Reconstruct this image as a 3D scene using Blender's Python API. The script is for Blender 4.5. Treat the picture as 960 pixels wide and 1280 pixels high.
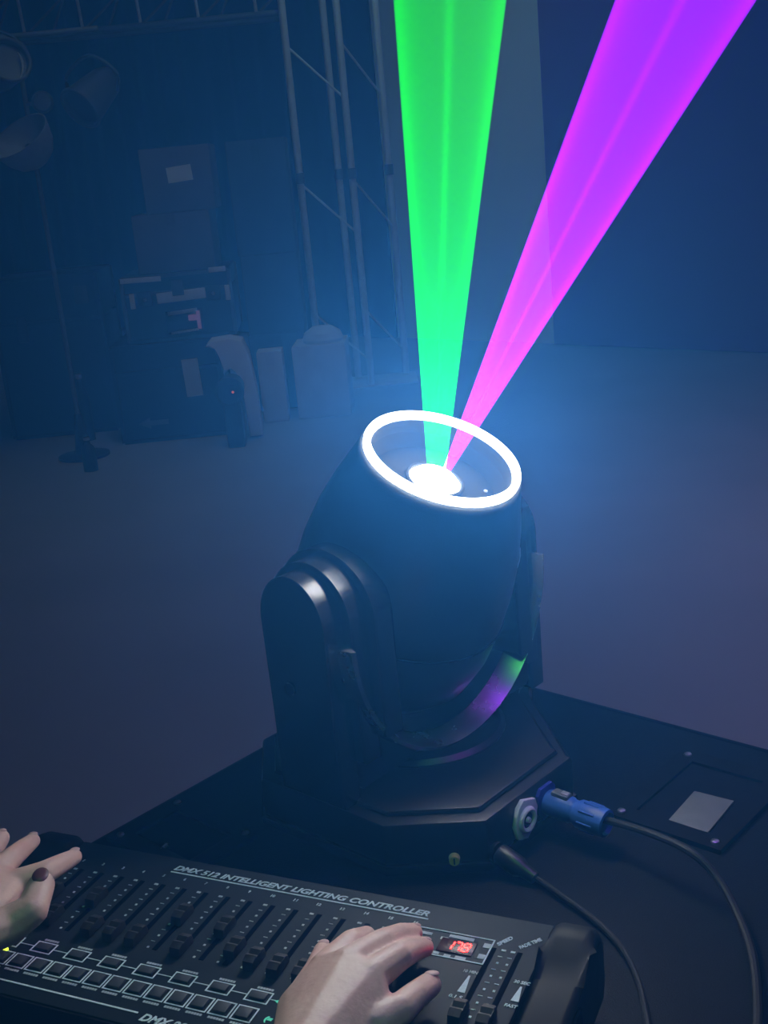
import bpy, bmesh, math, random
from mathutils import Vector, Matrix, Euler, noise
random.seed(7)
for o in list(bpy.data.objects): bpy.data.objects.remove(o)
SC = bpy.context.scene
COL = SC.collection
PI = math.pi

# ------------------------------------------------------------------ camera
F_PX = 1500.0
_dn = Vector((477, -5041, -1500)).normalized()          # world "down" seen in camera axes
_up = -_dn
_f = Vector((0, 0, -1)); _f = (_f - _f.dot(_up) * _up).normalized()
_x = _f.cross(_up)
CAM_ROT = Matrix((_x, _f, _up))                          # camera axes -> world axes
cam_d = bpy.data.cameras.new('camera')
cam = bpy.data.objects.new('camera', cam_d); COL.objects.link(cam)
cam.matrix_world = Matrix.Translation((0, 0, 1.55)) @ CAM_ROT.to_4x4()
cam_d.sensor_fit = 'VERTICAL'; cam_d.sensor_height = 36.0
cam_d.lens = 36.0 * F_PX / 1280.0
cam_d.clip_start = 0.02; cam_d.clip_end = 100
SC.camera = cam

# ------------------------------------------------------------------ world, haze, exposure
W = bpy.data.worlds.new('world'); SC.world = W; W.use_nodes = True
wn = W.node_tree; wn.nodes.clear()
wo = wn.nodes.new('ShaderNodeOutputWorld')
wb = wn.nodes.new('ShaderNodeBackground'); wb.inputs[0].default_value = (0.10, 0.22, 0.50, 1); wb.inputs[1].default_value = 0.02
wn.links.new(wb.outputs[0], wo.inputs[0])
wv = wn.nodes.new('ShaderNodeVolumeScatter'); wv.inputs['Color'].default_value = (0.05, 0.33, 1.0, 1)
wv.inputs['Density'].default_value = 0.085; wv.inputs['Anisotropy'].default_value = 0.45
wn.links.new(wv.outputs[0], wo.inputs[1])
SC.view_settings.view_transform = 'Standard'; SC.view_settings.look = 'None'
SC.view_settings.exposure = 0.0; SC.view_settings.gamma = 1.0
SC.view_settings.use_curve_mapping = False
SC.cycles.sample_clamp_indirect = 2.0; SC.cycles.sample_clamp_direct = 6.0
SC.cycles.max_bounces = 3; SC.cycles.diffuse_bounces = 2; SC.cycles.glossy_bounces = 2; SC.cycles.volume_bounces = 0

def area_light(name, loc, target, size, power, color, size_y=None):
    d = bpy.data.lights.new(name, 'AREA'); d.energy = power; d.color = color
    d.spread = math.radians(110); d.shape = 'RECTANGLE'; d.size = size; d.size_y = size_y or size
    o = bpy.data.objects.new(name, d); COL.objects.link(o); o.location = loc
    o.rotation_euler = (Vector(target) - Vector(loc)).to_track_quat('-Z', 'Y').to_euler()
    return o
# added fill at ceiling height for floor and right side, no lamp seen
area_light('ceiling_fill_light', (2.4, 4.2, 4.1), (2.2, 4.0, 0), 2.2, 19, (0.42, 0.40, 1.0), 1.2)
def spot_light(name, loc, target, power, color, angle, radius):
    d = bpy.data.lights.new(name, 'SPOT'); d.energy = power; d.color = color; d.spot_size = math.radians(angle); d.spot_blend = 0.8; d.shadow_soft_size = radius
    o = bpy.data.objects.new(name, d); COL.objects.link(o); o.location = loc
    o.rotation_euler = (Vector(target) - Vector(loc)).to_track_quat('-Z', 'Y').to_euler()
    return o
spot_light('hand_fill_light', (-0.45, -0.25, 2.7), (-0.25, 0.77, 1.0), 1.7, (1.0, 0.80, 0.80), 24, 0.10)  # added unseen fill spot that brightens the hands and desk
# the two beams land on the ceiling above and behind the camera and spill back down
area_light('green_ceiling_spill', (0.20, -0.87, 4.17), (0.20, -0.87, 0), 0.5, 8, (0.12, 1.0, 0.22))
area_light('magenta_ceiling_spill', (1.70, 0.75, 4.17), (1.70, 0.75, 0), 0.7, 9, (0.40, 0.08, 1.0))
area_light('ceiling_fill_light', (0.5, 7.6, 4.1), (0.75, 9.6, 1.2), 0.9, 5, (0.30, 0.66, 1.0), 0.4)  # added unseen fill that lifts the pale back wall
area_light('ceiling_fill_light', (-0.6, 5.6, 4.1), (-0.6, 6.8, 0), 1.2, 4.5, (0.50, 0.72, 1.0), 0.6)  # added unseen fill over the stacked gear

# ------------------------------------------------------------------ materials
MATS = {}
def mat(name, col, rough=0.5, metal=0.0, var=0.12, scale=30.0, bump=0.0, bscale=200.0, spec=0.5, emit=None, estr=0.0, coat=0.0):
    if name in MATS: return MATS[name]
    m = bpy.data.materials.new(name); m.use_nodes = True
    nt = m.node_tree; p = nt.nodes['Principled BSDF']
    p.inputs['Metallic'].default_value = metal
    p.inputs['Specular IOR Level'].default_value = spec
    p.inputs['Coat Weight'].default_value = coat
    tc = nt.nodes.new('ShaderNodeTexCoord')
    n = nt.nodes.new('ShaderNodeTexNoise'); n.inputs['Scale'].default_value = scale; n.inputs['Detail'].default_value = 5
    nt.links.new(tc.outputs['Object'], n.inputs['Vector'])
    r = nt.nodes.new('ShaderNodeValToRGB')
    r.color_ramp.elements[0].position = 0.3; r.color_ramp.elements[1].position = 0.7
    r.color_ramp.elements[0].color = tuple(c * (1 - var) for c in col) + (1,)
    r.color_ramp.elements[1].color = tuple(min(1, c * (1 + var)) for c in col) + (1,)
    nt.links.new(n.outputs['Fac'], r.inputs[0]); nt.links.new(r.outputs[0], p.inputs['Base Color'])
    mr = nt.nodes.new('ShaderNodeMapRange')
    mr.inputs['To Min'].default_value = max(0, rough - 0.06); mr.inputs['To Max'].default_value = min(1, rough + 0.06)
    nt.links.new(n.outputs['Fac'], mr.inputs['Value']); nt.links.new(mr.outputs[0], p.inputs['Roughness'])
    if bump:
        n2 = nt.nodes.new('ShaderNodeTexNoise'); n2.inputs['Scale'].default_value = bscale; n2.inputs['Detail'].default_value = 3
        nt.links.new(tc.outputs['Object'], n2.inputs['Vector'])
        b = nt.nodes.new('ShaderNodeBump'); b.inputs['Strength'].default_value = bump; b.inputs['Distance'].default_value = 0.002
        nt.links.new(n2.outputs['Fac'], b.inputs['Height']); nt.links.new(b.outputs[0], p.inputs['Normal'])
    if emit:
        p.inputs['Emission Color'].default_value = tuple(emit) + (1,); p.inputs['Emission Strength'].default_value = estr
        if estr < 4: m.cycles.emission_sampling = 'NONE'
    MATS[name] = m
    return m

M_floor = mat('grey_floor', (0.30, 0.31, 0.33), 0.75, var=0.08, scale=1.5, bump=0.1, bscale=60)
M_wall = mat('painted_wall', (0.78, 0.78, 0.80), 0.8, var=0.05, scale=2)
M_ceil = mat('dark_ceiling', (0.05, 0.05, 0.055), 0.9, var=0.05, scale=2)
M_drape = mat('black_drape', (0.012, 0.013, 0.016), 0.95, var=0.2, scale=6)
M_purple = mat('dark_violet_wall_spill', (0.20, 0.045, 0.30), 0.85, var=0.06, scale=2)  # violet deepened in the base colour to stand for the magenta beam's spill
M_plastic = mat('black_plastic', (0.010, 0.011, 0.013), 0.38, var=0.15, scale=80, bump=0.08, bscale=900)
M_gloss = mat('glossy_black_plastic', (0.008, 0.008, 0.010), 0.24, var=0.1, scale=40)
M_lam = mat('black_case_laminate', (0.004, 0.005, 0.008), 0.6, var=0.3, scale=60, bump=0.25, bscale=700, spec=0.1)
M_dish = mat('black_dish_steel', (0.002, 0.002, 0.003), 0.5, var=0.1, scale=50, spec=0.15)
M_velvet = mat('matte_black_recess', (0.0016, 0.0017, 0.002), 0.9, var=0.1, scale=40, spec=0.02)
M_alu = mat('brushed_aluminium', (0.55, 0.56, 0.58), 0.38, 0.9, var=0.08, scale=40)
M_dark_alu = mat('dull_grey_metal', (0.13, 0.135, 0.15), 0.5, 0.4, var=0.1, scale=60)
M_panel = mat('controller_panel_black', (0.015, 0.021, 0.026), 0.6, var=0.1, scale=60, bump=0.05, bscale=1500, spec=0.15)
M_ctlbody = mat('controller_body_black', (0.006, 0.007, 0.009), 0.55, var=0.1, scale=60, spec=0.12)
M_print = mat('pale_grey_print', (0.70, 0.80, 0.86), 0.6, var=0.05, scale=500)
M_printdim = mat('dim_grey_print', (0.42, 0.48, 0.53), 0.6, var=0.08, scale=500)
M_button = mat('grey_rubber_button', (0.028, 0.033, 0.038), 0.65, var=0.1, scale=300)
M_slot = mat('slot_black', (0.001, 0.001, 0.0015), 0.8, var=0.1, scale=100, spec=0.02)
M_knob = mat('fader_knob_black', (0.003, 0.0035, 0.005), 0.6, var=0.1, scale=200)
M_rubber = mat('black_cable_rubber', (0.008, 0.008, 0.010), 0.6, var=0.1, scale=100, spec=0.25)
M_blue = mat('blue_connector_plastic', (0.030, 0.10, 0.42), 0.38, var=0.08, scale=120)
M_bluedk = mat('deep_blue_flange', (0.030, 0.035, 0.36), 0.38, var=0.08, scale=120)
M_white = mat('pale_socket_plastic', (0.85, 0.72, 0.92), 0.42, var=0.05, scale=120)
M_orange = mat('amber_plastic', (0.95, 0.55, 0.22), 0.4, var=0.06, scale=200)
M_card = mat('brown_cardboard', (0.11, 0.066, 0.05), 0.85, var=0.12, scale=8)
M_carddk = mat('grey_carton', (0.045, 0.052, 0.062), 0.85, var=0.12, scale=8)
M_cardwh = mat('white_carton', (0.55, 0.56, 0.62), 0.75, var=0.08, scale=8)
M_paper = mat('pale_paper_label', (0.55, 0.56, 0.58), 0.7, var=0.05, scale=30)
M_cloth = mat('white_plastic_shell', (0.62, 0.62, 0.70), 0.6, var=0.06, scale=12)
M_trussm = mat('truss_aluminium', (0.60, 0.61, 0.63), 0.5, 0.2, var=0.08, scale=20)
M_fix = mat('stage_light_housing', (0.02, 0.02, 0.023), 0.5, var=0.1, scale=20)
M_fixlt = mat('stage_light_pale_shell', (0.06, 0.058, 0.07), 0.45, var=0.1, scale=20)
M_case = mat('rear_case_black', (0.008, 0.009, 0.011), 0.6, var=0.2, scale=20)
M_nail = mat('finger_nail', (0.52, 0.33, 0.31), 0.45, var=0.05, scale=200)
M_sleeve = mat('dark_sleeve_fabric', (0.012, 0.013, 0.018), 0.9, var=0.2, scale=60, bump=0.3, bscale=900)
M_steel = mat('rivet_steel', (0.55, 0.56, 0.6), 0.3, 1.0, var=0.05, scale=300)
M_ring = mat('led_ring_white', (0.9, 0.88, 0.84), 0.4, emit=(0.92, 0.97, 1.0), estr=600.0)
M_lens = mat('lit_lens', (0.9, 0.9, 0.9), 0.2, emit=(0.95, 1.0, 0.98), estr=260.0)
M_red = mat('red_led_segment', (0.6, 0.02, 0.02), 0.4, emit=(1.0, 0.014, 0.012), estr=14.0)
M_redoff = mat('display_window_dark_red', (0.035, 0.006, 0.008), 0.25, var=0.1, scale=100)
M_led = mat('yellow_green_led', (0.5, 0.7, 0.05), 0.4, emit=(0.60, 0.85, 0.05), estr=2.2)
M_teal = mat('backlit_teal_print', (0.1, 0.5, 0.4), 0.5, emit=(0.10, 0.75, 0.50), estr=0.35)
M_screen = mat('small_violet_screen', (0.1, 0.08, 0.12), 0.3, emit=(0.35, 0.16, 0.42), estr=0.15)

def skin_material():
    m = bpy.data.materials.new('skin'); m.use_nodes = True
    nt = m.node_tree; p = nt.nodes['Principled BSDF']
    tc = nt.nodes.new('ShaderNodeTexCoord')
    n = nt.nodes.new('ShaderNodeTexNoise'); n.inputs['Scale'].default_value = 45; n.inputs['Detail'].default_value = 4
    nt.links.new(tc.outputs['Object'], n.inputs['Vector'])
    r = nt.nodes.new('ShaderNodeValToRGB')
    r.color_ramp.elements[0].position = 0.3; r.color_ramp.elements[1].position = 0.75
    r.color_ramp.elements[0].color = (0.56, 0.33, 0.29, 1); r.color_ramp.elements[1].color = (0.66, 0.43, 0.36, 1)
    nt.links.new(n.outputs['Fac'], r.inputs[0]); nt.links.new(r.outputs[0], p.inputs['Base Color'])
    p.inputs['Roughness'].default_value = 0.48
    p.inputs['Subsurface Weight'].default_value = 0.15
    p.inputs['Subsurface Radius'].default_value = (0.006, 0.002, 0.0012)
    p.inputs['Subsurface Scale'].default_value = 1.0
    v = nt.nodes.new('ShaderNodeTexNoise'); v.inputs['Scale'].default_value = 260; v.inputs['Detail'].default_value = 3
    nt.links.new(tc.outputs['Object'], v.inputs['Vector'])
    b = nt.nodes.new('ShaderNodeBump'); b.inputs['Strength'].default_value = 0.22; b.inputs['Distance'].default_value = 0.0012
    nt.links.new(v.outputs['Fac'], b.inputs['Height']); nt.links.new(b.outputs[0], p.inputs['Normal'])
    return m
M_skin = skin_material()

# ------------------------------------------------------------------ mesh helpers
def to_mesh(bm, name, smooth=None):
    bmesh.ops.recalc_face_normals(bm, faces=bm.faces[:])
    me = bpy.data.meshes.new(name); bm.to_mesh(me); bm.free()
    if smooth is not None:
        for pl in me.polygons: pl.use_smooth = True
        try: me.set_sharp_from_angle(angle=math.radians(smooth))
        except Exception: pass
    return me

def obj(name, me, material, parent=None, loc=(0, 0, 0), rot=(0, 0, 0)):
    if isinstance(me, bmesh.types.BMesh): me = to_mesh(me, name, 35)
    if material and not me.materials: me.materials.append(material)
    o = bpy.data.objects.new(name, me); COL.objects.link(o)
    o.parent = parent; o.location = loc; o.rotation_euler = rot
    return o

def tag(o, label, cat, group=None):
    o['label'] = label; o['category'] = cat
    if group: o['group'] = group
    return o
def struct(o):
    o['kind'] = 'structure'; return o
def stuff(o):
    o['kind'] = 'stuff'; return o
def thing(name, label, cat, loc=(0, 0, 0), rotz=0.0, group=None):
    o = bpy.data.objects.new(name, None); COL.objects.link(o)
    o.empty_display_size = 0.05
    o.location = loc; o.rotation_euler = (0, 0, rotz)
    return tag(o, label, cat, group)

def add_box(bm, c, s, bevel=0.0, seg=2, rot=None):
    mtx = Matrix.Translation(c) @ ((rot or Matrix.Identity(3)).to_4x4()) @ Matrix.Diagonal((s[0], s[1], s[2], 1))
    r = bmesh.ops.create_cube(bm, size=1.0, matrix=mtx)
    if bevel:
        es = list({e for v in r['verts'] for e in v.link_edges})
        bmesh.ops.bevel(bm, geom=es, offset=bevel, segments=seg, affect='EDGES', profile=0.5)
    return bm
def box(c, s, bevel=0.0, seg=2, rot=None):
    return add_box(bmesh.new(), c, s, bevel, seg, rot)

def add_cyl(bm, p0, p1, r0, r1=None, n=16, caps=True):
    p0 = Vector(p0); p1 = Vector(p1); d = p1 - p0
    q = d.to_track_quat('Z', 'Y').to_matrix().to_4x4()
    bmesh.ops.create_cone(bm, cap_ends=caps, cap_tris=False, segments=n, radius1=r0, radius2=r0 if r1 is None else r1,
                          depth=d.length, matrix=Matrix.Translation((p0 + p1) / 2) @ q)
    return bm
def cyl(p0, p1, r0, r1=None, n=16): return add_cyl(bmesh.new(), p0, p1, r0, r1, n)

def lathe(profile, n=48, sx=1.0, sy=1.0):
    bm = bmesh.new(); rings = []
    for r, z in profile:
        if r < 1e-6: rings.append([bm.verts.new((0, 0, z))])
        else: rings.append([bm.verts.new((sx * r * math.cos(2 * PI * i / n), sy * r * math.sin(2 * PI * i / n), z)) for i in range(n)])
    for a, b in zip(rings, rings[1:]):
        if len(a) == 1 and len(b) == 1: continue
        for i in range(n):
            j = (i + 1) % n
            if len(a) == 1: bm.faces.new((a[0], b[i], b[j]))
            elif len(b) == 1: bm.faces.new((a[i], a[j], b[0]))
            else: bm.faces.new((a[i], a[j], b[j], b[i]))
    return bm

def prism(pts, d0, d1, axis='Z', bevel=0.0, seg=2):
    """closed 2-D outline pulled along an axis; X: pts are (y,z), Y: pts are (x,z), Z: pts are (x,y)"""
    bm = bmesh.new()
    def P(p, d): return {'X': (d, p[0], p[1]), 'Y': (p[0], d, p[1]), 'Z': (p[0], p[1], d)}[axis]
    a = [bm.verts.new(P(p, d0)) for p in pts]; b = [bm.verts.new(P(p, d1)) for p in pts]
    f0 = bm.faces.new(a); f1 = bm.faces.new(b[::-1])
    n = len(pts)
    for i in range(n): bm.faces.new((a[i], b[i], b[(i + 1) % n], a[(i + 1) % n]))
    if bevel:
        es = [e for e in bm.edges if (e in f0.edges[:] or e in f1.edges[:])]
        bmesh.ops.bevel(bm, geom=es, offset=bevel, segments=seg, affect='EDGES', profile=0.5)
    return bm

def smooth_path(pts, n=8):
    pts = [Vector(p) for p in pts]; out = []
    for i in range(len(pts) - 1):
        p0 = pts[max(0, i - 1)]; p1 = pts[i]; p2 = pts[i + 1]; p3 = pts[min(len(pts) - 1, i + 2)]
        for k in range(n):
            t = k / n
            out.append(0.5 * ((2 * p1) + (p2 - p0) * t + (2 * p0 - 5 * p1 + 4 * p2 - p3) * t * t + (-p0 + 3 * p1 - 3 * p2 + p3) * t ** 3))
    out.append(pts[-1]); return out

def tube(pts, r, n=10, bm=None, closed_ends=True):
    bm = bm or bmesh.new(); pts = [Vector(p) for p in pts]; rings = []
    ref = Vector((0, 0, 1))
    for i, p in enumerate(pts):
        d = (pts[min(i + 1, len(pts) - 1)] - pts[max(i - 1, 0)]).normalized()
        x = d.cross(ref)
        if x.length < 1e-3: x = d.cross(Vector((1, 0, 0)))
        x.normalize(); y = x.cross(d).normalized()
        rr = r[i] if isinstance(r, (list, tuple)) else r
        rings.append([bm.verts.new(p + rr * (x * math.cos(2 * PI * k / n) + y * math.sin(2 * PI * k / n))) for k in range(n)])
    for a, b in zip(rings, rings[1:]):
        for k in range(n): bm.faces.new((a[k], a[(k + 1) % n], b[(k + 1) % n], b[k]))
    if closed_ends: bm.faces.new(rings[0][::-1]); bm.faces.new(rings[-1])
    return bm

def rect_frame(x0, y0, x1, y1, w, z0, z1):
    bm = bmesh.new()
    add_box(bm, ((x0 + x1) / 2, y0 + w / 2, (z0 + z1) / 2), (x1 - x0, w, z1 - z0))
    add_box(bm, ((x0 + x1) / 2, y1 - w / 2, (z0 + z1) / 2), (x1 - x0, w, z1 - z0))
    add_box(bm, (x0 + w / 2, (y0 + y1) / 2, (z0 + z1) / 2), (w, y1 - y0 - 2 * w, z1 - z0))
    add_box(bm, (x1 - w / 2, (y0 + y1) / 2, (z0 + z1) / 2), (w, y1 - y0 - 2 * w, z1 - z0))
    return bm

def text_mesh(s, size, width=None, shear=0.0, bold=0.0, height=0.0004, space=1.0):
    c = bpy.data.curves.new('txt', 'FONT'); c.body = s; c.size = size; c.shear = shear; c.offset = bold
    c.extrude = height / 2; c.space_character = space; c.resolution_u = 3
    o = bpy.data.objects.new('txt', c); COL.objects.link(o)
    bpy.context.view_layer.update()
    dg = bpy.context.evaluated_depsgraph_get()
    me = bpy.data.meshes.new_from_object(o.evaluated_get(dg))
    bpy.data.objects.remove(o); bpy.data.curves.remove(c)
    xs = [v.co.x for v in me.vertices]
    if xs:
        x0 = min(xs); w = max(xs) - x0; k = (width / w) if width else 1.0
        for v in me.vertices: v.co.x = (v.co.x - x0) * k
    return me

# room frame: E1 runs away to the right along the long wall's normal, E2 to the right and nearer
ANG = math.atan2(0.730, 0.683)
E1 = Vector((math.cos(ANG), math.sin(ANG), 0)); E2 = Vector((math.sin(ANG), -math.cos(ANG), 0))
def EP(s, r, z): return s * E1 + r * E2 + Vector((0, 0, z))
T = 0.93                                                   # top of the road case

# ------------------------------------------------------------------ the setting
room = [EP(-4.0, -16, 0), EP(8.0, -16, 0), EP(8.0, 3.5, 0), EP(-4.0, 3.5, 0)]
def slab(name, c_s, c_r, z0, z1, ds, dr, m):
    bm = box((0, 0, (z0 + z1) / 2), (ds, dr, z1 - z0))
    return struct(obj(name, bm, m, None, EP(c_s, c_r, 0), (0, 0, ANG)))
slab('floor', 2.0, -6.25, -0.1, 0.0, 12.2, 19.7, M_floor)
slab('ceiling', 2.0, -6.25, 4.2, 4.3, 12.2, 19.7, M_ceil)
slab('wall_back', 7.98, -6.25, 0.0, 4.2, 0.14, 19.7, M_wall)
slab('wall_front', -4.05, -6.25, 0.0, 4.2, 0.1, 19.7, M_drape)
slab('wall_left', 2.0, -16.05, 0.0, 4.2, 12.0, 0.1, M_drape)
slab('wall_right', 2.0, 3.55, 0.0, 4.2, 12.0, 0.1, M_purple)
def drape(name, r0, r1, z0, z1, m, amp, wave, label):
    bm = bmesh.new(); n = int((r1 - r0) / wave * 8); th = 0.02
    rows = []
    for z in (z0, z1):
        rows.append([bm.verts.new((-0.0 + amp * math.sin(2 * PI * i / 8) + amp * 0.4 * math.sin(i * 0.37), -(r0 + (r1 - r0) * i / n), z)) for i in range(n + 1)])
        rows.append([bm.verts.new((th + amp * math.sin(2 * PI * i / 8) + amp * 0.4 * math.sin(i * 0.37), -(r0 + (r1 - r0) * i / n), z)) for i in range(n + 1)])
    a0, b0, a1, b1 = rows
    for i in range(n):
        bm.faces.new((a0[i], a0[i + 1], a1[i + 1], a1[i])); bm.faces.new((b0[i], b1[i], b1[i + 1], b0[i + 1]))
        bm.faces.new((a0[i], b0[i], b0[i + 1], a0[i + 1])); bm.faces.new((a1[i], a1[i + 1], b1[i + 1], b1[i]))
    for i in (0, n): bm.faces.new((a0[i], a1[i], b1[i], b0[i]))
    o = obj(name, bm, m, None, EP(7.84, 0, 0), (0, 0, ANG))
    return tag(o, label, 'curtain')
drape('stage_curtain', -15.9, -7.0, 0.01, 4.15, M_drape, 0.025, 0.35, 'black curtain hanging behind the aluminium truss and stacked boxes')
drape('wall_drape', -5.34, 3.4, 0.01, 4.15, M_purple, 0.006, 0.5, 'dark violet drape covering the wall right of the green beam, magenta spill put into its colour')

# ------------------------------------------------------------------ road case used as a table
S0, S1, R0, R1 = 0.22, 1.062, -0.950, -0.10
cs, cr = (S0 + S1) / 2, (R0 + R1) / 2
case = thing('road_case', 'large black road case under the moving head light and controller', 'case', EP(cs, cr, 0), ANG)
hx, hy = (S1 - S0) / 2, (R1 - R0) / 2
def CL(s, r, z): return Vector((s - cs, -(r - cr), z))
obj('top_panel', box((0, 0, T - 0.006), (2 * hx - 0.006, 2 * hy - 0.006, 0.012), 0.002), M_lam, case)
for sx in (-1, 1):
    obj('side_panel', box((sx * (hx - 0.010), 0, 0.52), (0.012, 2 * hy - 0.03, 0.80), 0.001), M_lam, case)
    obj('side_panel', box((0, sx * (hy - 0.010), 0.52), (2 * hx - 0.03, 0.012, 0.80), 0.001), M_lam, case)
    obj('edge_rail', box((sx * (hx - 0.006), 0, T - 0.014), (0.012, 2 * hy, 0.028), 0.003), M_dish, case)
    obj('edge_rail', box((0, sx * (hy - 0.006), T - 0.014), (2 * hx - 0.024, 0.012, 0.028), 0.003), M_dish, case)
    for sy in (-1, 1):
        obj('corner_post', box((sx * (hx - 0.012), sy * (hy - 0.012), 0.51), (0.024, 0.024, 0.81), 0.003), M_dark_alu, case)
        w = obj('castor', cyl((sx * (hx - 0.09), sy * (hy - 0.09) - 0.02, 0.05), (sx * (hx - 0.09), sy * (hy - 0.09) + 0.02, 0.05), 0.05, n=20), M_rubber, case)
        obj('castor_bracket', box((sx * (hx - 0.09), sy * (hy - 0.09), 0.105), (0.07, 0.07, 0.022), 0.003), M_dark_alu, w)
obj('bottom_panel', box((0, 0, 0.118), (2 * hx - 0.02, 2 * hy - 0.02, 0.012), 0.002), M_lam, case)
obj('latch', box((-hx - 0.002, 0.15, 0.72), (0.012, 0.10, 0.11), 0.004), M_dark_alu, case)
obj('carry_handle', box((-hx - 0.004, -0.12, 0.55), (0.016, 0.14, 0.09), 0.005), M_dark_alu, case)
def wheel_dish(s, r, ds, dr, rot, plate):
    """recessed castor dish let into the lid: flange with a sunk cup"""
    c = CL(s, r, T)
    h = obj('castor_dish', rect_frame(-ds, -dr, ds, dr, 0.020, 0.0, 0.005), M_dish, case, c, (0, 0, rot))
    obj('dish_cup', box((0, 0, 0.0012), (2 * ds - 0.04, 2 * dr - 0.04, 0.002), 0.0), M_slot if not plate else M_dish, h)
    if plate:
        px, py, pw, ph, prot = plate
        obj('dish_plate', box((px, py, 0.0032), (pw, ph, 0.003), 0.001, rot=Matrix.Rotation(prot, 3, 'Z')), M_dark_alu, h)
    for sx in (-1, 1):
        for sy in (-1, 1):
            obj('rivet', lathe([(0.0042, 0), (0.0038, 0.0012), (0.002, 0.002), (0, 0.0022)], 10), M_steel, h, (sx * (ds - 0.010), sy * (dr - 0.010), 0.005))
    return h
wheel_dish(0.935, -0.495, 0.075, 0.058, 0.0, (-0.024, 0.002 - 0.015, 0.062, 0.040, 0.08))
wheel_dish(0.605, -0.875, 0.046, 0.062, 0.0, None)
clip = obj('dish_clip', box((0, 0, 0.003), (0.012, 0.003, 0.004), 0.001), M_alu, case, CL(0.581, -0.874, T), (0, 0, 0.3))

# ------------------------------------------------------------------ moving head light
HS, HR = 0.823, -0.745
head = thing('moving_head_light', 'black moving head stage light with glowing white ring on the road case', 'stage light', EP(HS, HR, T), ANG)
# local axes: x = E1 (away), y = -E2 (left/away);  the camera side is -x and -y
PZ = 0.237                                                  # tilt axis height
TILT = math.radians(26.0)
def base_pts(g):
    c = Vector((-0.01, -0.005))
    q = [(-0.156, -0.083), (-0.099, -0.155), (0.037, -0.155), (0.117, -0.045), (0.150, -0.030), (0.150, 0.030), (0.117, 0.080), (0.037, 0.135), (-0.099, 0.135), (-0.156, 0.075)]
    return [tuple(Vector(p) + (Vector(p) - c).normalized() * g) for p in q]
by0 = -0.155
for fx in (-0.11, 0.11):
    for fy in (-0.06, 0.06):
        obj('rubber_foot', cyl((fx, fy, 0.0), (fx, fy, 0.010), 0.014, 0.016, 16), M_rubber, head)
base = obj('base', prism(base_pts(0.0), 0.008, 0.054, 'Z', 0.005), M_plastic, head)
obj('base_skirt', prism(base_pts(0.004), 0.004, 0.014, 'Z', 0.002), M_gloss, base)
obj('base_lid', prism(base_pts(-0.014), 0.052, 0.060, 'Z', 0.005), M_plastic, base)
obj('pan_hub', lathe([(0.0, 0.056), (0.085, 0.056), (0.085, 0.062), (0.080, 0.066), (0.0, 0.066)], 40), M_plastic, head)
# U-shaped yoke, cut out by a round cradle
UZ, UR, YB = 0.210, 0.133, 0.060
def yoke_pts(r_in, r_out, top, bot):
    pts = [(-r_out, bot + 0.02), (-r_out + 0.02, bot), (r_out - 0.02, bot), (r_out, bot + 0.02), (r_out, top), (r_in, top)]
    n = 28
    for i in range(n + 1):
        a = -PI * i / n
        pts.append((r_in * math.cos(a), UZ + r_in * math.sin(a)))
    pts.append((-r_in, top)); pts.append((-r_out, top))
    return pts
bm = bmesh.new()
def yoke_mesh(r_in, r_out, top, bot, y0, y1):
    bm = bmesh.new(); p = yoke_pts(r_in, r_out, top, bot); n = len(p)
    a = [bm.verts.new((q[0], y0, q[1])) for q in p]; b = [bm.verts.new((q[0], y1, q[1])) for q in p]
    for i in range(n): bm.faces.new((a[i], b[i], b[(i + 1) % n], a[(i + 1) % n]))
    from mathutils.geometry import tessellate_polygon
    for tri in tessellate_polygon([[Vector((q[0], q[1], 0)) for q in p]]):
        bm.faces.new([a[i] for i in tri]); bm.faces.new([b[i] for i in reversed(tri)])
    return bm
yoke = obj('yoke', yoke_mesh(UR, 0.150, PZ - 0.02, 0.064, -YB + 0.022, YB - 0.010), M_plastic, head)
def cradle_trim():
    """bright bevelled lip running round the front of the cradle"""
    bm = bmesh.new(); n = 40; rows = []
    for i in range(n + 1):
        a = PI + PI * i / n
        c, sn = math.cos(a), math.sin(a)
        rows.append([bm.verts.new((r * c, y, UZ + r * sn)) for r, y in ((UR, -YB + 0.022), (UR + 0.010, -YB), (UR + 0.0135, -YB + 0.002), (UR + 0.0135, -YB + 0.022))])
    for p, q in zip(rows, rows[1:]):
        for k in range(4): bm.faces.new((p[k], p[(k + 1) % 4], q[(k + 1) % 4], q[k]))
    bm.faces.new(rows[0]); bm.faces.new(rows[-1][::-1])
    return bm
obj('cradle_lip', cradle_trim(), mat('dark_chrome_lip', (0.45, 0.45, 0.48), 0.26, 0.9, var=0.05, scale=60), yoke)
def arm_layer(x0, x1, hw, top_r, zc, zbot, m, name, parent, bev):
    pts = [(hw * 1.02, zbot), (hw, zc)]
    for i in range(1, 24):
        a = PI * i / 24; pts.append((hw * math.cos(a), zc + top_r * math.sin(a)))
    pts += [(-hw, zc), (-hw * 1.02, zbot)]
    return obj(name, prism(pts, x0, x1, 'X', bev, 3), m, parent)
for s in (-1, 1):
    arm_layer(s * 0.092, s * 0.116, 0.060, 0.056, PZ - 0.006, 0.115, M_gloss, 'arm_inner_shell', yoke, 0.003)
    arm_layer(s * 0.114, s * 0.137, 0.050, 0.050, PZ - 0.006, 0.095, M_gloss, 'arm_middle_shell', yoke, 0.003)
    arm_layer(s * 0.135, s * 0.160, 0.040, 0.046, PZ - 0.008, 0.056, M_gloss, 'arm_outer_cover', yoke, 0.004)
    obj('tilt_lock', cyl((s * 0.159, 0.012, 0.165), (s * 0.1615, 0.012, 0.165), 0.006, n=14), M_dish, yoke)
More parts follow.
